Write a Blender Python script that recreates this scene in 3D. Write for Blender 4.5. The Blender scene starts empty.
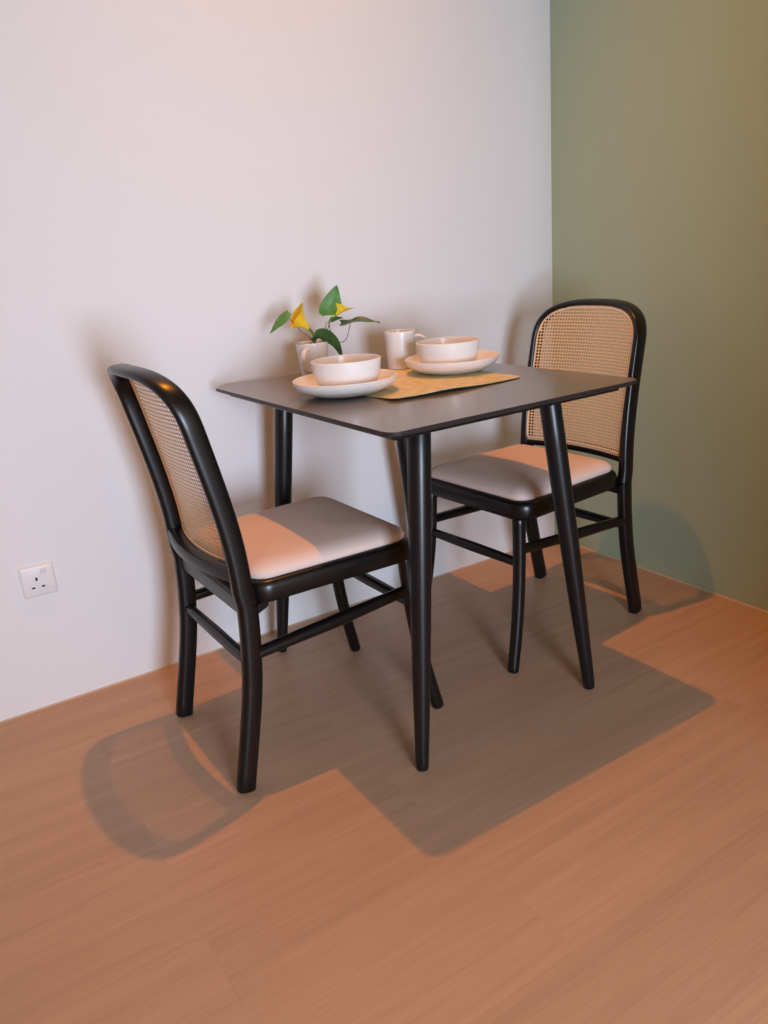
import bpy, bmesh, math, random
from math import sin, cos, pi, sqrt
from mathutils import Vector, Matrix

random.seed(4)
S = bpy.context.scene
COL = S.collection

# ------------------------------------------------------------------ helpers
def link(name, me, mat=None, parent=None, smooth=True, angle=40):
    o = bpy.data.objects.new(name, me)
    COL.objects.link(o)
    if mat is not None and not me.materials:
        me.materials.append(mat)
    if smooth:
        for p in me.polygons:
            p.use_smooth = True
        me.set_sharp_from_angle(angle=math.radians(angle))
    if parent is not None:
        o.parent = parent
    return o

def from_bm(name, bm, mat=None, parent=None, smooth=True, angle=40):
    bmesh.ops.recalc_face_normals(bm, faces=bm.faces)
    me = bpy.data.meshes.new(name)
    bm.to_mesh(me)
    bm.free()
    return link(name, me, mat, parent, smooth, angle)

def thing(name, label, cat, loc=(0, 0, 0), rz=0.0, group=None):
    o = bpy.data.objects.new(name, None)
    o.empty_display_size = 0.05
    COL.objects.link(o)
    o.location = loc
    o.rotation_euler = (0, 0, rz)
    tag(o, label, cat, group)
    return o

def tag(o, label, cat, group=None):
    o['label'] = label
    o['category'] = cat
    if group:
        o['group'] = group
    return o

def copy_thing(root, loc, rz, label):
    def rec(src, parent):
        for ch in [c for c in COL.objects if c.parent == src]:
            n = ch.copy()
            COL.objects.link(n)
            n.parent = parent
            rec(ch, n)
    r = root.copy()
    COL.objects.link(r)
    r.location = loc
    r.rotation_euler = (0, 0, rz)
    r['label'] = label
    rec(root, r)
    return r

def superell(a, b, n=3.0, k=24):
    pts = []
    for i in range(k):
        t = 2 * pi * i / k
        c, s = cos(t), sin(t)
        pts.append((a * math.copysign(abs(c) ** (2 / n), c), b * math.copysign(abs(s) ** (2 / n), s)))
    return pts

def sweep(bm, path, secs, ref=(1, 0, 0), n=3.0, k=24, round_cap=True, closed=False, cap_end=True):
    """path of points, secs = (a along ref, b across) per point"""
    path = [Vector(p) for p in path]
    ref = Vector(ref)
    m = len(path)
    rings = []
    def frame(i):
        if closed:
            t = path[(i + 1) % m] - path[(i - 1) % m]
        else:
            t = path[min(i + 1, m - 1)] - path[max(i - 1, 0)]
        t.normalize()
        d = ref - t * ref.dot(t)
        if d.length < 1e-4:
            d = Vector((0, 1, 0)) - t * t.y
        d.normalize()
        return t, d, t.cross(d)
    def ring(c, d, e, a, b):
        return [bm.verts.new(c + d * x + e * y) for x, y in superell(a, b, n, k)]
    for i in range(m):
        t, d, e = frame(i)
        a, b = secs[i] if isinstance(secs, list) else secs
        if round_cap and not closed and i == 0:
            q = min(a, b) * 0.35
            rings.append(ring(path[i] - t * 0, d, e, a - q, b - q))
            rings.append(ring(path[i] + t * q * 0.4, d, e, a - q * .25, b - q * .25))
            rings.append(ring(path[i] + t * q, d, e, a, b))
        elif round_cap and cap_end and not closed and i == m - 1:
            q = min(a, b) * 0.35
            rings.append(ring(path[i] - t * q, d, e, a, b))
            rings.append(ring(path[i] - t * q * 0.4, d, e, a - q * .25, b - q * .25))
            rings.append(ring(path[i], d, e, a - q, b - q))
        else:
            rings.append(ring(path[i], d, e, a, b))
    for r0, r1 in zip(rings, rings[1:]):
        for j in range(k):
            bm.faces.new((r0[j], r0[(j + 1) % k], r1[(j + 1) % k], r1[j]))
    if closed:
        for j in range(k):
            bm.faces.new((rings[-1][j], rings[-1][(j + 1) % k], rings[0][(j + 1) % k], rings[0][j]))
    else:
        bm.faces.new(rings[0][::-1])
        bm.faces.new(rings[-1])
    return bm

def tube(bm, path, r, k=16, **kw):
    return sweep(bm, path, [(x, x) for x in r] if isinstance(r, (list, tuple)) else (r, r), n=2.0, k=k, **kw)

def catmull(pts, sub=8):
    pts = [Vector(p) for p in pts]
    ext = [2 * pts[0] - pts[1]] + pts + [2 * pts[-1] - pts[-2]]
    out = []
    for i in range(1, len(ext) - 2):
        p0, p1, p2, p3 = ext[i - 1:i + 3]
        for j in range(sub):
            t = j / sub
            out.append(0.5 * ((2 * p1) + (p2 - p0) * t + (2 * p0 - 5 * p1 + 4 * p2 - p3) * t * t + (3 * p1 - p0 - 3 * p2 + p3) * t ** 3))
    out.append(pts[-1])
    return out

def lathe(bm, prof, k=64, c=(0, 0)):
    """prof = list of (r, z); r == 0 at an end closes it"""
    rings = []
    for r, z in prof:
        if r < 1e-6:
            rings.append([bm.verts.new((c[0], c[1], z))])
        else:
            rings.append([bm.verts.new((c[0] + r * cos(2 * pi * i / k), c[1] + r * sin(2 * pi * i / k), z)) for i in range(k)])
    for a, b in zip(rings, rings[1:]):
        for i in range(k):
            j = (i + 1) % k
            if len(a) == 1 and len(b) == 1:
                continue
            if len(a) == 1:
                bm.faces.new((a[0], b[i], b[j]))
            elif len(b) == 1:
                bm.faces.new((a[i], a[j], b[0]))
            else:
                bm.faces.new((a[i], a[j], b[j], b[i]))
    return bm

def smooth_profile(pts, sub=6):
    return [(max(0.0, v.x), v.y) for v in catmull([(a, b, 0) for a, b in pts], sub)]

def rounded_rect(x0, x1, y0, y1, r, k=8):
    pts = []
    for cx, cy, a0 in ((x1 - r, y1 - r, 0), (x0 + r, y1 - r, pi / 2), (x0 + r, y0 + r, pi), (x1 - r, y0 + r, 3 * pi / 2)):
        for i in range(k + 1):
            a = a0 + (pi / 2) * i / k
            pts.append((cx + r * cos(a), cy + r * sin(a)))
    return pts

def loft(bm, loops, cap0=True, cap1=True):
    rings = [[bm.verts.new(p) for p in L] for L in loops]
    k = len(rings[0])
    for a, b in zip(rings, rings[1:]):
        for i in range(k):
            bm.faces.new((a[i], a[(i + 1) % k], b[(i + 1) % k], b[i]))
    if cap0:
        bm.faces.new(rings[0][::-1])
    if cap1:
        bm.faces.new(rings[-1])
    return rings

def box(bm, x0, x1, y0, y1, z0, z1, bev=0.0, seg=2):
    r = bmesh.ops.create_cube(bm, size=1.0)
    vs = r['verts']
    for v in vs:
        v.co = Vector(((x0 + x1) / 2 + v.co.x * (x1 - x0), (y0 + y1) / 2 + v.co.y * (y1 - y0), (z0 + z1) / 2 + v.co.z * (z1 - z0)))
    if bev:
        es = list({e for v in vs for e in v.link_edges})
        bmesh.ops.bevel(bm, geom=es, offset=bev, segments=seg, affect='EDGES', profile=0.5)

# ------------------------------------------------------------------ materials
def mat(name, col, rough=0.5, spec=0.5, **kw):
    m = bpy.data.materials.new(name)
    m.use_nodes = True
    b = m.node_tree.nodes['Principled BSDF']
    b.inputs['Base Color'].default_value = (*col, 1)
    b.inputs['Roughness'].default_value = rough
    b.inputs['Specular IOR Level'].default_value = spec
    for k, v in kw.items():
        b.inputs[k.replace('_', ' ')].default_value = v
    return m

def nodes(m):
    return m.node_tree.nodes, m.node_tree.links, m.node_tree.nodes['Principled BSDF']

def add_noise(m, scale, c0, c1, bump=0.0, stretch=(1, 1, 1), detail=4, rough=None, dist=0.002, coord='Object'):
    N, L, b = nodes(m)
    tc = N.new('ShaderNodeTexCoord')
    mp = N.new('ShaderNodeMapping')
    mp.inputs['Scale'].default_value = stretch
    nz = N.new('ShaderNodeTexNoise')
    nz.inputs['Scale'].default_value = scale
    nz.inputs['Detail'].default_value = detail
    L.new(tc.outputs[coord], mp.inputs['Vector'])
    L.new(mp.outputs['Vector'], nz.inputs['Vector'])
    if c0 is not None:
        cr = N.new('ShaderNodeValToRGB')
        cr.color_ramp.elements[0].position = 0.3
        cr.color_ramp.elements[1].position = 0.7
        cr.color_ramp.elements[0].color = (*c0, 1)
        cr.color_ramp.elements[1].color = (*c1, 1)
        L.new(nz.outputs['Fac'], cr.inputs['Fac'])
        L.new(cr.outputs['Color'], b.inputs['Base Color'])
    if bump:
        bp = N.new('ShaderNodeBump')
        bp.inputs['Strength'].default_value = bump
        bp.inputs['Distance'].default_value = dist
        L.new(nz.outputs['Fac'], bp.inputs['Height'])
        L.new(bp.outputs['Normal'], b.inputs['Normal'])
    return m

M_white = add_noise(mat('white_wall_paint', (.775, .76, .76), .75, .25), 160, None, None, .06)
M_green = add_noise(mat('sage_wall_paint', (.37, .445, .31), .7, .25), 160, None, None, .06)

def floor_material():
    m = mat('oak_laminate', (.42, .31, .21), .42, .35)
    N, L, b = nodes(m)
    tc = N.new('ShaderNodeTexCoord')
    # planks
    br = N.new('ShaderNodeTexBrick')
    br.offset = 0.37
    br.inputs['Scale'].default_value = 1.0
    br.inputs['Brick Width'].default_value = 1.25
    br.inputs['Row Height'].default_value = 0.19
    br.inputs['Mortar Size'].default_value = 0.0007
    br.inputs['Mortar Smooth'].default_value = 0.3
    br.inputs['Color1'].default_value = (0.0, 0, 0, 1)
    br.inputs['Color2'].default_value = (1, 1, 1, 1)
    br.inputs['Mortar'].default_value = (0.2, .2, .2, 1)
    L.new(tc.outputs['Object'], br.inputs['Vector'])
    # per plank offset of the grain
    sep = N.new('ShaderNodeVectorMath')
    sep.operation = 'MULTIPLY_ADD'
    sep.inputs[1].default_value = (3.1, 1.7, 5.0)
    L.new(br.outputs['Color'], sep.inputs[0])
    L.new(tc.outputs['Object'], sep.inputs[2])
    mp = N.new('ShaderNodeMapping')
    mp.inputs['Scale'].default_value = (1.1, 22, 1)
    L.new(sep.outputs['Vector'], mp.inputs['Vector'])
    n1 = N.new('ShaderNodeTexNoise')
    n1.inputs['Scale'].default_value = 1.6
    n1.inputs['Detail'].default_value = 5
    n1.inputs['Roughness'].default_value = .55
    n1.inputs['Distortion'].default_value = .6
    L.new(mp.outputs['Vector'], n1.inputs['Vector'])
    mp2 = N.new('ShaderNodeMapping')
    mp2.inputs['Scale'].default_value = (5, 190, 1)
    L.new(sep.outputs['Vector'], mp2.inputs['Vector'])
    n2 = N.new('ShaderNodeTexNoise')
    n2.inputs['Scale'].default_value = 1.5
    n2.inputs['Detail'].default_value = 3
    L.new(mp2.outputs['Vector'], n2.inputs['Vector'])
    r1 = N.new('ShaderNodeValToRGB')
    r1.color_ramp.elements[0].position = .32
    r1.color_ramp.elements[0].color = (.435, .264, .166, 1)
    r1.color_ramp.elements[1].position = .68
    r1.color_ramp.elements[1].color = (.50, .310, .198, 1)
    L.new(n1.outputs['Fac'], r1.inputs['Fac'])
    r2 = N.new('ShaderNodeValToRGB')
    r2.color_ramp.elements[0].position = .3
    r2.color_ramp.elements[0].color = (.90, .89, .88, 1)
    r2.color_ramp.elements[1].position = .6
    r2.color_ramp.elements[1].color = (1.03, 1.03, 1.03, 1)
    L.new(n2.outputs['Fac'], r2.inputs['Fac'])
    mx = N.new('ShaderNodeMixRGB')
    mx.blend_type = 'MULTIPLY'
    mx.inputs['Fac'].default_value = .6
    L.new(r1.outputs['Color'], mx.inputs['Color1'])
    L.new(r2.outputs['Color'], mx.inputs['Color2'])
    # plank to plank tone
    r3 = N.new('ShaderNodeValToRGB')
    r3.color_ramp.elements[0].color = (.96, .955, .95, 1)
    r3.color_ramp.elements[1].color = (1.03, 1.03, 1.035, 1)
    L.new(br.outputs['Color'], r3.inputs['Fac'])
    mx2 = N.new('ShaderNodeMixRGB')
    mx2.blend_type = 'MULTIPLY'
    mx2.inputs['Fac'].default_value = 1
    L.new(mx.outputs['Color'], mx2.inputs['Color1'])
    L.new(r3.outputs['Color'], mx2.inputs['Color2'])
    sm = N.new('ShaderNodeMixRGB')
    sm.blend_type = 'MULTIPLY'
    sm.inputs['Color2'].default_value = (.72, .70, .68, 1)
    fm = N.new('ShaderNodeMath')
    fm.operation = 'MULTIPLY'
    fm.inputs[1].default_value = .22
    L.new(br.outputs['Fac'], fm.inputs[0])
    L.new(fm.outputs[0], sm.inputs['Fac'])
    L.new(mx2.outputs['Color'], sm.inputs['Color1'])
    L.new(sm.outputs['Color'], b.inputs['Base Color'])
    bp = N.new('ShaderNodeBump')
    bp.inputs['Strength'].default_value = .08
    bp.inputs['Distance'].default_value = .001
    L.new(n2.outputs['Fac'], bp.inputs['Height'])
    L.new(bp.outputs['Normal'], b.inputs['Normal'])
    return m

M_floor = floor_material()
M_bead = mat('peach_caulk', (.50, .36, .25), .6, .3)
M_black = add_noise(mat('black_stained_wood', (.0045, .0038, .004), .30, .40), 60, None, None, .02, (1, 1, .15))
M_steel = mat('black_powder_coat', (.005, .005, .006), .33, .42)
M_top = add_noise(mat('dark_grey_laminate', (.10, .085, .078), .19, 1.0), 420, (.135, .117, .109), (.152, .133, .124), .02)
M_edge = mat('laminate_edge', (.022, .017, .016), .45, .4)
M_cane = add_noise(mat('rattan_cane', (.60, .38, .20), .5, .3), 240, (.68, .43, .22), (.85, .57, .33), .15)
def thin_strands(m, fac):
    N, L, b = nodes(m)
    out = [n for n in N if n.type == 'OUTPUT_MATERIAL'][0]
    tr = N.new('ShaderNodeBsdfTranslucent')
    tr.inputs['Color'].default_value = (.66, .44, .25, 1)
    mx = N.new('ShaderNodeMixShader')
    mx.inputs['Fac'].default_value = fac
    L.new(b.outputs['BSDF'], mx.inputs[1])
    L.new(tr.outputs['BSDF'], mx.inputs[2])
    L.new(mx.outputs['Shader'], out.inputs['Surface'])
thin_strands(M_cane, .12)
M_cord = mat('pale_rattan_cord', (.78, .60, .45), .5, .3)
M_seat = add_noise(mat('taupe_seat_fabric', (.60, .46, .41), .8, .15), 900, (.63, .485, .43), (.69, .54, .48), .12)
M_china = mat('cream_stoneware', (.77, .735, .70), .28, .5)
M_mug = mat('white_porcelain', (.80, .77, .76), .25, .5)
M_plastic = mat('white_plastic', (.75, .73, .73), .32, .5)
M_hole = mat('dark_socket_hole', (.02, .016, .018), .7, .2)

def mat_weave():
    m = mat('gold_woven_mat', (.65, .5, .22), .5, .4)
    N, L, b = nodes(m)
    tc = N.new('ShaderNodeTexCoord')
    w1 = N.new('ShaderNodeTexWave')
    w1.bands_direction = 'X'
    w1.inputs['Scale'].default_value = 160
    w1.inputs['Distortion'].default_value = 1.5
    w2 = N.new('ShaderNodeTexWave')
    w2.bands_direction = 'Y'
    w2.inputs['Scale'].default_value = 160
    w2.inputs['Distortion'].default_value = 1.5
    for w in (w1, w2):
        L.new(tc.outputs['Object'], w.inputs['Vector'])
    mx = N.new('ShaderNodeMath')
    mx.operation = 'MULTIPLY'
    L.new(w1.outputs['Fac'], mx.inputs[0])
    L.new(w2.outputs['Fac'], mx.inputs[1])
    nz = N.new('ShaderNodeTexNoise')
    nz.inputs['Scale'].default_value = 38
    nz.inputs['Detail'].default_value = 5
    L.new(tc.outputs['Object'], nz.inputs['Vector'])
    ad = N.new('ShaderNodeMath')
    ad.operation = 'MULTIPLY_ADD'
    ad.inputs[1].default_value = .35
    L.new(mx.outputs[0], ad.inputs[0])
    L.new(nz.outputs['Fac'], ad.inputs[2])
    cr = N.new('ShaderNodeValToRGB')
    cr.color_ramp.elements[0].position = .35
    cr.color_ramp.elements[0].color = (.55, .44, .19, 1)
    cr.color_ramp.elements[1].position = .85
    cr.color_ramp.elements[1].color = (.82, .70, .39, 1)
    L.new(ad.outputs[0], cr.inputs['Fac'])
    L.new(cr.outputs['Color'], b.inputs['Base Color'])
    bp = N.new('ShaderNodeBump')
    bp.inputs['Strength'].default_value = .4
    bp.inputs['Distance'].default_value = .001
    L.new(ad.outputs[0], bp.inputs['Height'])
    L.new(bp.outputs['Normal'], b.inputs['Normal'])
    return m

M_mat = mat_weave()

def leaf_mat(name, c0, c1):
    m = add_noise(mat(name, c0, .42, .5), 55, c0, c1, .15, (1, 1, 1))
    return m

M_leaf = leaf_mat('green_leaf', (.055, .17, .035), (.11, .27, .06))
M_leafdark = leaf_mat('dark_green_leaf', (.02, .085, .022), (.04, .13, .035))
M_leafgrey = leaf_mat('grey_green_leaf', (.05, .105, .045), (.09, .15, .065))
M_yellow = add_noise(mat('yellow_petal', (.80, .50, .03), .45, .4), 70, (.86, .52, .02), (.92, .72, .05), .05)
M_stem = mat('brown_green_stem', (.10, .085, .045), .5, .4)
M_stempale = mat('pale_green_stem', (.30, .33, .12), .5, .4)

# ------------------------------------------------------------------ the room
def slab(name, x0, x1, y0, y1, z0, z1, m):
    bm = bmesh.new()
    box(bm, x0, x1, y0, y1, z0, z1)
    o = from_bm(name, bm, m, smooth=False)
    o['kind'] = 'structure'
    return o

slab('floor', -4.3, .12, -4.6, .12, -.10, 0, M_floor)
slab('wall_back', -4.3, 0.0, 0, .12, 0, 3.3, M_white)
slab('wall_right', 0, .12, -4.6, .12, 0, 3.3, M_green)

slab('ceiling', -4.3, .12, -4.6, .12, 3.27, 3.37, M_white)
slab('wall_left', -4.42, -4.3, -4.6, .12, 0, 3.3, M_white)
slab('wall_light_blocker', -.86, 0, -2.04, -1.90, 0, 3.3, M_green)   # added out of view to keep window light off the right side

def bead(name, a, b, nrm):
    """thin sealant line where wall meets floor"""
    a, b, n = Vector(a), Vector(b), Vector(nrm)
    bm = bmesh.new()
    r = .0042
    prof = [(0, 0), (r, 0), (r * .75, r * .35), (r * .35, r * .75), (0, r)]
    loft(bm, [[(p + n * x + Vector((0, 0, z))) for x, z in prof] for p in (a, b)])
    o = from_bm(name, bm, M_bead, smooth=False)
    o['kind'] = 'structure'

bead('trim_1', (-4.3, 0, 0), (0, 0, 0), (0, -1, 0))
bead('trim_2', (0, 0, 0), (0, -4.6, 0), (-1, 0, 0))

# ------------------------------------------------------------------ wall socket
so = thing('wall_socket', 'white square three pin wall socket with switch, low on the white wall', 'socket', (-1.737, 0, .342))
bm = bmesh.new()
h = .0405
loops = []
for y, i in ((0, .0), (-.003, .0), (-.0060, .003), (-.0068, .0055)):
    loops.append([(x, y, z) for x, z in rounded_rect(-h + i, h - i, -h + i, h - i, .004, 4)])
loft(bm, loops)
from_bm('face_plate', bm, M_plastic, so, angle=30)
def pin(name, x, z, w, hh):
    bm = bmesh.new()
    box(bm, x - w / 2, x + w / 2, -.0072, -.0058, z - hh / 2, z + hh / 2)
    from_bm(name, bm, M_hole, so, smooth=False)
pin('pin_hole', -.004, .006, .0050, .0085)
pin('pin_hole', -.0145, -.0155, .0075, .0042)
pin('pin_hole', .0085, -.0155, .0075, .0042)
bm = bmesh.new()
box(bm, .008, .0215, -.0100, -.0060, .0175, .0305, .0012)
for v in bm.verts:
    if v.co.y < -.0085:
        v.co.y += (.0305 - v.co.z) * .22 - .001
from_bm('rocker_switch', bm, M_plastic, so, angle=30)

# ------------------------------------------------------------------ the table
TX, TY, TYAW, TW, TD = -.9185, -.469, .006, .644, .827
tb = thing('dining_table', 'rectangular dark grey table with four splayed black legs, between the two chairs', 'table', (TX, TY, 0), TYAW)
bm = bmesh.new()
loops = []
for z, i in ((.7385, .009), (.7415, .004), (.7425, .001), (.7480, .0), (.7493, .0004), (.75, .0014)):
    loops.append([(x, y, z) for x, y in rounded_rect(-TW / 2 + i, TW / 2 - i, -TD / 2 + i, TD / 2 - i, .028 - i, 10)])
R = loft(bm, loops)
top = from_bm('table_top', bm, M_top, tb, angle=25)
top.data.materials.append(M_edge)
for p in top.data.polygons:
    if p.normal.z < .9:
        p.material_index = 1
bm = bmesh.new()   # thin steel frame below the top
fx, fy = TW / 2 - .03, TD / 2 - .035
for x0, x1, y0, y1 in ((-fx, fx, -fy, -fy + .035), (-fx, fx, fy - .035, fy), (-fx, -fx + .035, -fy + .035, fy - .035), (fx - .035, fx, -fy + .035, fy - .035)):
    box(bm, x0, x1, y0, y1, .7265, .7385, .002, 1)
from_bm('under_frame', bm, M_steel, tb, angle=30)
for sx, sy, fo in ((-1, -1, (-1.178, -.813)), (1, -1, (-.672, -.809)), (-1, 1, (-1.172, -.127)), (1, 1, (-.676, -.124))):
    ft = Vector((fo[0] - TX, fo[1] - TY, 0))
    tp = Vector((sx * (TW / 2 - .150) - .007, sy * (TD / 2 - .118), .7265))
    bm = bmesh.new()
    rr = [.0135, .0145, .0185, .0215, .0232, .0235, .0235]
    tt = [0, .03, .25, .48, .7, .85, 1]
    tube(bm, [ft.lerp(tp, t) for t in tt], rr, k=32)
    for v in bm.verts:
        if v.co.z < .004:
            v.co.z = max(v.co.z, 0)
    lg = from_bm('leg', bm, M_steel, tb, angle=50)
    bm = bmesh.new()
    loft(bm, [[(tp.x + x, tp.y + y, z) for x, y in rounded_rect(-.05, .05, -.05, .05, .012, 5)] for z in (.7275, .7310)])
    from_bm('mounting_plate', bm, M_steel, tb, angle=30)

# ------------------------------------------------------------------ the chairs
PROF = [(0.0, -.178), (.06, -.1645), (.12, -.1515), (.19, -.137), (.25, -.127), (.33, -.120), (.40, -.117), (.46, -.1170), (.52, -.1200),
        (.58, -.1275), (.64, -.138), (.70, -.150), (.78, -.167), (.86, -.185), (.90, -.194)]
def back_x(z):
    for (z0, x0), (z1, x1) in zip(PROF, PROF[1:]):
        if z <= z1:
            t = (z - z0) / (z1 - z0)
            return x0 + (x1 - x0) * t
    return PROF[-1][1]
def back_xs(z, w=.02):
    return (back_x(max(0, z - w)) + back_x(z) * 2 + back_x(z + w)) / 4
def bow(y):
    return -.034 * max(0.0, 1 - (y / .20) ** 2)
def post_y(z):
    # centre line of a post
    if z < .45:
        return .185 - .002 * (z / .45)
    return .183 - .003 * min(1, (z - .45) / .3)
ZT, YC = .868, .180   # top centre line, half width
HB, HN = .118, 3.1    # height and squareness of the arch
def hoop_outline(inset=0.0, n=14):
    """half outline right-hand (y>0) from z=.44 to the crown, as (y, z)"""
    pts = []
    zs = .44
    zb = ZT - HB
    for i in range(16):
        z = zs + (zb - zs) * i / 16
        pts.append((post_y(z) - inset, z))
    m = 26
    for i in range(m + 1):
        a = (pi / 2) * i / m
        c, q = max(0.0, cos(a)), sin(a)
        y, z = YC * c ** (2 / HN), zb + HB * q ** (2 / HN)
        # inward normal of the arch
        ny, nz = (y / YC) ** (HN - 1) / YC, ((z - zb) / HB) ** (HN - 1) / HB
        L = sqrt(ny * ny + nz * nz)
        pts.append((y - inset * ny / L, z - inset * nz / L))
    pts[-1] = (0.0, ZT - inset)
    return pts

def make_chair(label, loc, rz):
    t = thing('dining_chair', label, 'chair', loc, rz, 'black chairs with woven cane backs')
    # --- seat frame
    def seat_loop(inset, z, rear=0.0):
        base = rounded_rect(-.105 + inset, .288 - inset, -1 + 0, 1, .001, 10)
        pts = []
        r = .047 - inset * .6
        x0, x1 = -.105 + inset, .288 - inset
        out = rounded_rect(x0, x1, -.205 + inset, .205 - inset, r, 10)
        for x, y in out:
            u = (x - x0) / (x1 - x0)
            k = 1 - .075 * (1 - u) ** 1.3
            # slightly bowed front edge
            xx = x + .008 * max(0, 1 - (y / .2) ** 2) * (u > .6) * min(1, (u - .6) / .4)
            pts.append((xx, y * k, z))
        return pts
    bm = bmesh.new()
    loft(bm, [seat_loop(.010, .3970), seat_loop(.003, .3995), seat_loop(.0, .406), seat_loop(0, .430), seat_loop(.003, .4385), seat_loop(.009, .4435), seat_loop(.02, .4440)])
    from_bm('seat_frame', bm, M_black, t, angle=60)
    # --- cushion
    bm = bmesh.new()
    loops = [seat_loop(.017, .4435), seat_loop(.0125, .447), seat_loop(.0115, .4525), seat_loop(.014, .4585), seat_loop(.021, .4655), seat_loop(.034, .4715), seat_loop(.052, .4755)]
    rings = [[bm.verts.new(p) for p in L] for L in loops]
    k = len(rings[0])
    cx = .088
    for s, dz in ((.62, .0030), (.4, .0045), (.2, .0055)):
        rings.append([bm.verts.new((cx + (p[0] - cx) * s, p[1] * s, loops[-1][0][2] + dz)) for p in loops[-1]])
    for a, b in zip(rings, rings[1:]):
        for i in range(k):
            bm.faces.new((a[i], a[(i + 1) % k], b[(i + 1) % k], b[i]))
    c = bm.verts.new((cx, 0, loops[-1][0][2] + .006))
    for i in range(k):
        bm.faces.new((rings[-1][i], rings[-1][(i + 1) % k], c))
    bm.faces.new(rings[0][::-1])
    from_bm('seat_cushion', bm, M_seat, t, angle=80)
    # --- hoop of the back
    half = hoop_outline()
    path = [(back_xs(z) + bow(y), y, z) for y, z in half]
    full = path + [(x, -y, z) for x, y, z in path[::-1][1:]]
    secs = []
    n = len(full)
    for i, p in enumerate(full):
        z = p[2]
        w = .0155 - .0055 * min(1, max(0, (z - .44) / .30))
        secs.append((.0210, w))
    # extend down to meet the legs
    full = [(back_xs(.405), post_y(.405), .405)] + full + [(back_xs(.405), -post_y(.405), .405)]
    secs = [(.0210, .0157)] + secs + [(.0210, .0157)]
    bm = bmesh.new()
    sweep(bm, full, secs, ref=(1, 0, 0), n=2.7, k=28, round_cap=False)
    from_bm('back_frame', bm, M_black, t, angle=70)
    # --- rear legs
    for s in (1, -1):
        zs = [0, .03, .06, .09, .12, .155, .19, .22, .25, .29, .33, .37, .405]
        bm = bmesh.new()
        sweep(bm, [(back_xs(z), s * post_y(z), z) for z in zs], [(.0205 + .0005 * z / .405, .0155 + .0002 * z / .405) for z in zs], ref=(1, 0, 0), n=2.7, k=28, cap_end=False)
        from_bm('leg', bm, M_black, t, angle=70)
    # --- front legs
    for s in (1, -1):
        pts = catmull([(.325, s * .190, 0), (.303, s * .184, .10), (.286, s * .178, .20), (.276, s * .1735, .30), (.271, s * .170, .402)], 6)
        rr = [.0148 + .0022 * (p.z / .4) for p in pts]
        bm = bmesh.new()
        tube(bm, pts, rr, k=24)
        from_bm('leg', bm, M_black, t, angle=70)
    # --- rails and stretchers
    bm = bmesh.new()
    ys = [post_y(.47) * (i / 12 * 2 - 1) for i in range(13)]
    sweep(bm, [(back_xs(.476) + bow(y) - .001, y, .4700) for y in ys], (.0165, .0130), ref=(1, 0, 0), n=4, k=24, round_cap=False)
    from_bm('back_rail', bm, M_black, t, angle=50)
    bm = bmesh.new()
    ys = [-.186, 0, .186]
    sweep(bm, [(-.119, y, .397) for y in ys], (.009, .0185), ref=(1, 0, 0), n=6, k=24, round_cap=False)
    from_bm('rear_rail', bm, M_black, t, angle=50)
    for s in (1, -1):
        bm = bmesh.new()
        prof = [(-.104, .3985), (-.104, .376), (-.092, .378), (-.080, .383), (-.072, .387), (-.069, .391), (-.069, .3985)]
        loft(bm, [[(x, s * y, z) for x, z in prof] for y in (.160, .178)])
        from_bm('corner_block', bm, M_black, t, smooth=False)
    for s in (1, -1):
        bm = bmesh.new()
        tube(bm, [(back_xs(.300), s * .186, .298), (.08, s * .183, .308), (.275, s * .174, .318)], [.0125, .0145, .0125], k=20, round_cap=False)
        from_bm('stretcher', bm, M_black, t, angle=60)
    bm = bmesh.new()
    tube(bm, [(.277, -.174, .283), (.277, 0, .283), (.277, .174, .283)], [.0115, .0135, .0115], k=20, round_cap=False, ref=(1, 0, 0))
    from_bm('stretcher', bm, M_black, t, angle=60)
    bm = bmesh.new()
    tube(bm, [(back_xs(.275), -.186, .278), (back_xs(.275), 0, .278), (back_xs(.275), .186, .278)], [.0115, .0135, .0115], k=20, round_cap=False, ref=(1, 0, 0))
    from_bm('stretcher', bm, M_black, t, angle=60)
    # --- cane panel: woven sheet with octagonal holes, set at the front of the hoop
    FR = .0160
    def on_back(y, z, off=FR):
        return Vector((back_xs(z) + bow(y) + off, y, z))
    inner = hoop_outline(.0085)
    def dist_in(y, z):
        """signed distance-ish to the inner edge, positive inside"""
        y = abs(y)
        d = min(post_y(z) - .0085 - y, z - .4815)
        zb = ZT - HB
        if z > zb:
            f = (y / YC) ** HN + ((z - zb) / HB) ** HN
            g = sqrt((HN * (y / YC) ** (HN - 1) / YC) ** 2 + (HN * ((z - zb) / HB) ** (HN - 1) / HB) ** 2)
            d = min(z - .4815, (1 - f) / max(g, 4.0) - .0085)
        return d
    P = .0088
    bm = bmesh.new()
    cache = {}
    def vert(y, z):
        key = (round(y, 5), round(z, 5))
        if key not in cache:
            cache[key] = bm.verts.new(on_back(y, z))
        return cache[key]
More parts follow.
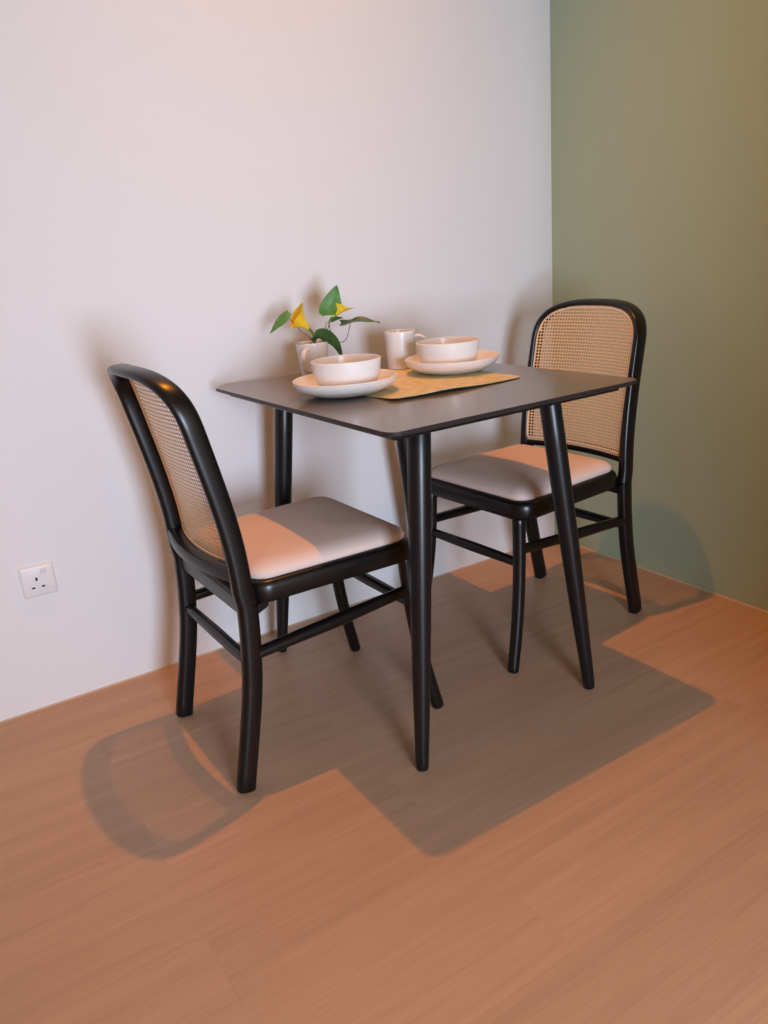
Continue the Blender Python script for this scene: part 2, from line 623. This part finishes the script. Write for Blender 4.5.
    for i in range(-23, 23):
        for j in range(-2, 46):
            y0, z0 = i * P, .4815 + .003 + j * P
            y1, z1 = y0 + P, z0 + P
            d = dist_in((y0 + y1) / 2, (z0 + z1) / 2)
            if d < -.0035:
                continue
            cs = [(y0, z0), (y1, z0), (y1, z1), (y0, z1)]
            if d < .0062:
                bm.faces.new([vert(*q) for q in cs])
                continue
            a, b_ = P * .155, P * .30
            oc = [(y0 + b_ + .0, z0 + a), (y1 - b_, z0 + a), (y1 - a, z0 + b_), (y1 - a, z1 - b_), (y1 - b_, z1 - a), (y0 + b_, z1 - a), (y0 + a, z1 - b_), (y0 + a, z0 + b_)]
            cv = [vert(*q) for q in cs]
            ov = [vert(*q) for q in oc]
            for q in range(4):
                bm.faces.new((cv[q], cv[(q + 1) % 4], ov[(2 * q + 1) % 8], ov[2 * q]))
                bm.faces.new((cv[q], ov[2 * q], ov[(2 * q - 1) % 8]))
    bmesh.ops.recalc_face_normals(bm, faces=bm.faces)
    geo = bmesh.ops.solidify(bm, geom=bm.faces[:], thickness=.0004)
    cane = from_bm('cane_panel', bm, M_cane, t, smooth=False)
    # pale cord around the panel
    bm = bmesh.new()
    e = hoop_outline(.0118)
    e = [(y, z) for y, z in e if z > .4855]
    loop = [on_back(e[0][0], .4850, FR + .001)] + [on_back(y, z, FR + .001) for y, z in e]
    loop = loop + [Vector((p.x, -p.y, p.z)) for p in loop[::-1][1:]]
    for i in range(1, 12):
        y = -e[0][0] + 2 * e[0][0] * i / 12
        loop.append(on_back(y, .4850, FR + .001))
    tube(bm, loop, .0017, k=8, closed=True, ref=(1, 0, 0))
    cord = from_bm('edge_cord', bm, M_cord, t, angle=70)
    cord['label'] = 'pale rattan cord edging'
    return t

ch = make_chair('black cane-back chair at the left end of the table, its back to the viewer', (-1.331, -.453, 0), .014)
copy_thing(ch, (-.449, -.424, 0), 3.202, 'black cane-back chair at the right end of the table, backed up to the green wall')

# ------------------------------------------------------------------ placemat
pm = None
def placemat():
    bm = bmesh.new()
    nx, ny = 34, 40
    W, D = .350, .40
    def pos(i, j, up):
        u, v = i / nx * 2 - 1, j / ny * 2 - 1
        r = .014
        # rounded corners by pulling the outermost rows in
        x, y = u * W / 2, v * D / 2
        ax, ay = abs(x) - (W / 2 - r), abs(y) - (D / 2 - r)
        if ax > 0 and ay > 0:
            L = sqrt(ax * ax + ay * ay)
            m_ = max(ax, ay)
            if L > 0:
                x = math.copysign(W / 2 - r + ax * m_ / L, x)
                y = math.copysign(D / 2 - r + ay * m_ / L, y)
        y -= .014 * (1 - u * u) * (v < 0) * v * v       # front edge bulges a little
        z = .0012
        f = max(0, -v - .55) / .45
        z += .006 * f * f * (0.55 + .45 * cos(u * 3 + .8)) + .005 * f * max(0, -u - .5)
        z += .0006 * (1 + sin(u * 7 + v * 3)) * max(0, -v)
        return (x, y, z + up)
    lo = [[bm.verts.new(pos(i, j, -.0009)) for j in range(ny + 1)] for i in range(nx + 1)]
    hi = [[bm.verts.new(pos(i, j, .0009)) for j in range(ny + 1)] for i in range(nx + 1)]
    for i in range(nx):
        for j in range(ny):
            bm.faces.new((lo[i][j], lo[i][j + 1], lo[i + 1][j + 1], lo[i + 1][j]))
            bm.faces.new((hi[i][j], hi[i + 1][j], hi[i + 1][j + 1], hi[i][j + 1]))
    rim = [(i, 0) for i in range(nx)] + [(nx, j) for j in range(ny)] + [(i, ny) for i in range(nx, 0, -1)] + [(0, j) for j in range(ny, 0, -1)]
    for a, b in zip(rim, rim[1:] + rim[:1]):
        bm.faces.new((lo[a[0]][a[1]], lo[b[0]][b[1]], hi[b[0]][b[1]], hi[a[0]][a[1]]))
    o = from_bm('placemat', bm, M_mat, None, angle=50)
    o.location = (-.888, -.438, .7502)
    o.rotation_euler = (0, 0, -.02)
    tag(o, 'gold woven placemat lying on the middle of the table under the plates', 'placemat')
placemat()

# ------------------------------------------------------------------ plates, bowls
def make_plate(label, loc):
    bm = bmesh.new()
    outer = smooth_profile([(.064, .0), (.070, .0012), (.086, .0058), (.104, .0142), (.1138, .0245), (.1168, .0332)], 5)
    inner = smooth_profile([(.1172, .0350), (.1150, .0353), (.107, .0265), (.092, .0170), (.072, .0108), (.040, .0085), (.0, .0080)], 5)
    foot = [(0, .003), (.057, .003), (.060, .0004)]
    lathe(bm, foot + outer + inner, 72)
    o = from_bm('dinner_plate', bm, M_china, None, angle=50)
    o.location = loc
    tag(o, label, 'plate', 'cream dinner plates on the table')
    return o

def make_bowl(label, loc):
    bm = bmesh.new()
    outer = smooth_profile([(.041, .0), (.044, .001), (.056, .0055), (.0685, .0185), (.0745, .036), (.0782, .0635)], 6)
    inner = smooth_profile([(.0785, .0658), (.0771, .0665), (.0755, .065), (.0715, .036), (.0655, .0215), (.052, .010), (.030, .006), (.0, .0055)], 6)
    lathe(bm, [(0, .003), (.036, .003), (.038, .0004)] + outer + inner, 72)
    o = from_bm('bowl', bm, M_china, None, angle=50)
    o.location = loc
    tag(o, label, 'bowl', 'cream bowls on the plates')
    return o

P1, P2 = (-1.080, -.462), (-.752, -.425)
make_plate('round cream dinner plate on the left of the table, beside the mug with flowers', (*P1, .7530))
b1 = make_bowl('cream bowl on the left-hand plate, in front of the mug with flowers', (P1[0] + .005, P1[1] - .002, .7530 + .0082))
p2 = make_plate('round cream dinner plate on the right of the table, on the gold placemat', (*P2, .7530))
b2 = make_bowl('cream bowl on the right-hand plate, nearest the right chair', (P2[0] - .008, P2[1] + .003, .7530 + .0082))

# ------------------------------------------------------------------ mugs
def make_mug(label, loc, rz, zoff, rt, rb, hh):
    t = thing('mug', label, 'mug', (loc[0], loc[1], zoff), rz, 'white mugs at the back of the table')
    bm = bmesh.new()
    outer = smooth_profile([(rb - .004, 0), (rb - .001, .001), (rb, .005), (rb + (rt - rb) * .5, hh * .5), (rt, hh - .003)], 6)
    w = .0035
    inner = [(rt - .0004, hh - .0008), (rt - .0016, hh), (rt - w + .0004, hh - .0008)] + smooth_profile([(rt - w, hh - .003), (rb + (rt - rb) * .5 - w, hh * .5), (rb - w, .010), (rb - .010, .0055), (0, .005)], 6)
    lathe(bm, [(0, .002), (rb - .008, .002), (rb - .006, .0004)] + outer + inner, 56)
    from_bm('body', bm, M_mug, t, angle=50)
    bm = bmesh.new()
    rm = rb + (rt - rb) * .5
    pts = catmull([(rt - .003, 0, hh * .82), (rt + .013, 0, hh * .83), (rt + .026, 0, hh * .70), (rt + .027, 0, hh * .50), (rt + .018, 0, hh * .30), (rm - .004, 0, hh * .20)], 6)
    sweep(bm, pts, (.0065, .0042), ref=(0, 1, 0), n=2.3, k=16)
    from_bm('handle', bm, M_mug, t, angle=70)
    return t

MUG1 = (-.998, -.160)
MUG2 = (-.786, -.251)
make_mug('white mug holding the yellow flowers, behind the left-hand bowl', MUG1, math.radians(222), .7501, .0420, .0340, .090)
make_mug('empty white mug standing between the two bowls at the back of the table', MUG2, math.radians(-30), .7532, .0395, .0370, .095)

# ------------------------------------------------------------------ flowers in the mug
RV, DV = Vector((.921, -.389, 0)), Vector((.389, .921, 0))
fl = thing('flower_bunch', 'yellow artificial lilies with green leaves standing in the white mug', 'flowers', (MUG1[0], MUG1[1], .757))
def F(s, z, d=0.0):
    """s cm to the right, z cm above the table, d cm towards the wall, from the mug's middle"""
    return RV * (s / 100) + DV * (d / 100) + Vector((0, 0, z / 100 - .007))

def stem(pts, r, m):
    bm = bmesh.new()
    tube(bm, catmull(pts, 6), r, k=8)
    return from_bm('stem', bm, m, fl, angle=70)

def leaf(mid, width, side, m, heart=.0, fold=.25, curl=0.0, wave=0.0, parent=fl):
    """mid = midrib points from base to tip, side = sideways direction of the blade"""
    c = catmull(mid, 8)
    n = len(c) - 1
    bm = bmesh.new()
    K = 5
    rows = []
    for i, p in enumerate(c):
        u = i / n
        t = (c[min(i + 1, n)] - c[max(i - 1, 0)]).normalized()
        sd = (Vector(side) - t * Vector(side).dot(t)).normalized()
        nr = t.cross(sd)
        w = width * (max(0.0, sin(pi * min(1, u * .93 + .07) ** .72)) ** .8) * (1 - .25 * u)
        if i == n:
            w = .0002
        row = []
        for k in range(-K, K + 1):
            q = k / K
            back = heart * width * (abs(q) ** 2) * (1 - u) ** 3 * 1.2
            off = -t * back + sd * (q * w) + nr * (fold * abs(q) * w - curl * q * q * w + wave * width * sin(u * 9 + q * 2) * abs(q))
            row.append(bm.verts.new(p + off))
        rows.append(row)
    for a, b in zip(rows, rows[1:]):
        for k in range(2 * K):
            bm.faces.new((a[k], a[k + 1], b[k + 1], b[k]))
    bmesh.ops.recalc_face_normals(bm, faces=bm.faces)
    bmesh.ops.solidify(bm, geom=bm.faces[:], thickness=.0008)
    return from_bm('leaf', bm, m, parent, angle=70)

def lily(base, axis, tipdir, L, R0, tip=.38):
    axis = Vector(axis).normalized()
    td = (Vector(tipdir) - axis * axis.dot(Vector(tipdir))).normalized()
    sd = axis.cross(td)
    bm = bmesh.new()
    nu, nv = 32, 14
    grid = []
    for j in range(nv + 1):
        v = j / nv
        row = []
        for i in range(nu):
            a = 2 * pi * i / nu
            lob = max(0, cos(a)) ** 3
            ln = L * v * (1 + tip * lob * v - .25 * max(0, -cos(a)) * v)
            r = .0022 + R0 * (v ** 1.7) * (1 + .30 * v * v * (.3 + lob))
            row.append(bm.verts.new(Vector(base) + axis * ln + (td * cos(a) + sd * sin(a) * 1.0) * r))
        grid.append(row)
    for a, b in zip(grid, grid[1:]):
        for i in range(nu):
            bm.faces.new((a[i], a[(i + 1) % nu], b[(i + 1) % nu], b[i]))
    bmesh.ops.recalc_face_normals(bm, faces=bm.faces)
    bmesh.ops.solidify(bm, geom=bm.faces[:], thickness=.0004)
    f = from_bm('flower', bm, M_yellow, fl, angle=80)
    bm = bmesh.new()
    B = Vector(base)
    tube(bm, [B - axis * .004, B + axis * .002, B + axis * L * .22, B + axis * L * .36], [.0022, .0032, .0046, .0036], k=12)
    from_bm('calyx', bm, M_leaf, f, angle=70)
    bm = bmesh.new()
    tube(bm, [B + axis * L * .3, B + axis * L * .6, B + axis * L * .85], [.0022, .0022, .0016], k=10)
    from_bm('spadix', bm, M_yellow, f, angle=70)

foot = F(1.0, .55, .0)
# left lily
lily(F(.3, 11.6, -.5), F(-4.0, 16.5, -1.8) - F(.3, 11.6, -.5), RV * .5 + Vector((0, 0, .8)) - DV * .2, .063, .0255, .10)
stem([foot, F(1.0, 8.8, -.2), F(.6, 10.4, -.4), F(.15, 11.5, -.5)], .0013, M_stem)
# leaf hanging off the left
stem([foot, F(.4, 8.8, .3), F(-2.6, 12.2, .2), F(-5.1, 15.5, 0)], .0011, M_stem)
leaf([F(-5.0, 17.0, 0), F(-6.9, 15.6, -.6), F(-8.7, 14.0, -1.2), F(-10.5, 12.2, -1.6)], .014, DV * .55 + Vector((0, 0, .8)), M_leaf, .1, .3)
# big heart leaf
stem([foot, F(2.6, 9.4, .2), F(3.6, 11.5, .2), F(4.4, 13.8, .1)], .0016, M_stempale)
leaf([F(5.3, 15.3, -.2), F(5.7, 16.9, -.9), F(6.6, 19.5, -.9), F(7.8, 22.6, -.2)], .0345, RV + DV * .25, M_leaf, .08, .16, .1)
# second lily behind the heart leaf
lily(F(5.3, 13.9, 1.0), F(8.3, 17.0, 1.2) - F(5.3, 13.9, 1.0), RV * .9 - Vector((0, 0, .05)), .050, .0215)
stem([foot, F(3.2, 9.2, .8), F(4.6, 12.0, 1.0), F(5.3, 13.9, 1.0)], .0013, M_stem)
# small leaf below it
leaf([F(5.4, 13.8, .2), F(6.8, 14.3, 0), F(8.6, 14.4, -.4)], .009, DV * .8 + Vector((0, 0, .6)), M_leafdark, .1, .2)
# right leaf, seen almost edge on
leaf([F(8.0, 13.1, .2), F(10.6, 13.2, -.3), F(13.6, 13.5, -.6), F(17.9, 12.5, -.8)], .021, DV * .93 + Vector((0, 0, .26)), M_leafgrey, .2, .12, 0, .14)
stem([foot, F(3.6, 8.8, .0), F(6.6, 8.3, 0), F(8.8, 8.8, .0), F(10.2, 12.3, -.1), F(10.4, 13.2, -.2)], .0010, M_stem)
stem([foot, F(3.4, 8.4, .3), F(5.4, 8.9, .3), F(5.2, 10.8, .2), F(4.8, 13.8, .1)], .0010, M_stem)
# dark leaf drooping over the rim
leaf([F(.2, 9.4, -1.2), F(2.8, 10.6, -2.2), F(5.6, 8.6, -2.7), F(7.4, 4.2, -3.0)], .0215, DV * .55 + Vector((0, 0, -.6)) + RV * -.75, M_leafdark, .15, .15)
# bare twig on the left
stem([foot, F(.8, 8.4, -.6), F(-1.2, 8.7, -1.6), F(-3.8, 9.1, -2.6)], .0009, M_stem)

# ------------------------------------------------------------------ light
def area(name, loc, target, sx, sy, power, col, spread=180):
    l = bpy.data.lights.new(name, 'AREA')
    l.shape = 'RECTANGLE'
    l.size, l.size_y = sx, sy
    l.energy = power
    l.color = col
    l.spread = math.radians(spread)
    o = bpy.data.objects.new(name, l)
    COL.objects.link(o)
    o.location = loc
    d = Vector(target) - Vector(loc)
    o.rotation_euler = d.to_track_quat('-Z', 'Y').to_euler()
    return o

LAMP = (163, (1.0, .335, .015))
WIN = (36.5, (.615, .755, .96))
AMB = (1.03, (1, .66, .42))
sp = bpy.data.lights.new('ceiling_downlight', 'SPOT')
sp.energy = LAMP[0]
sp.color = LAMP[1]
sp.spot_size = math.radians(77)
sp.spot_blend = 1.0
sp.shadow_soft_size = .022
so_ = bpy.data.objects.new('ceiling_downlight', sp)
COL.objects.link(so_)
so_.location = (-.975, -.352, 3.231)
so_.rotation_euler = (Vector((-.84, -.90, 0)) - so_.location).to_track_quat('-Z', 'Y').to_euler()

area('window_daylight', (-1.82, -3.50, .82), (-.85, 0, .90), .60, 1.15, WIN[0], WIN[1], 110)

w = bpy.data.worlds.new('room_ambient')
S.world = w
w.use_nodes = True
bg = w.node_tree.nodes['Background']
bg.inputs['Color'].default_value = (*AMB[1], 1)
bg.inputs['Strength'].default_value = AMB[0]

# ------------------------------------------------------------------ camera
cx_, cy_, cz_, ya, pi_, ro, f_ = -1.9537, -2.0189, 1.0503, .5470, -.3170, -.0790, 795.99
fwd = Vector((sin(ya) * cos(pi_), cos(ya) * cos(pi_), sin(pi_)))
rt = fwd.cross(Vector((0, 0, 1))).normalized()
up = rt.cross(fwd)
r2 = rt * cos(ro) + up * sin(ro)
u2 = up * cos(ro) - rt * sin(ro)
cam = bpy.data.cameras.new('camera')
cam.sensor_fit = 'VERTICAL'
cam.sensor_height = 24
cam.lens = 24 * f_ / 1024
cam.clip_start = .02
co = bpy.data.objects.new('camera', cam)
COL.objects.link(co)
mtx = Matrix((r2, u2, -fwd)).transposed().to_4x4()
mtx.translation = (cx_, cy_, cz_)
co.matrix_world = mtx
S.camera = co

S.view_settings.view_transform = 'Standard'
S.view_settings.look = 'None'
S.view_settings.exposure = 0
S.view_settings.gamma = 1
S.view_settings.use_curve_mapping = False
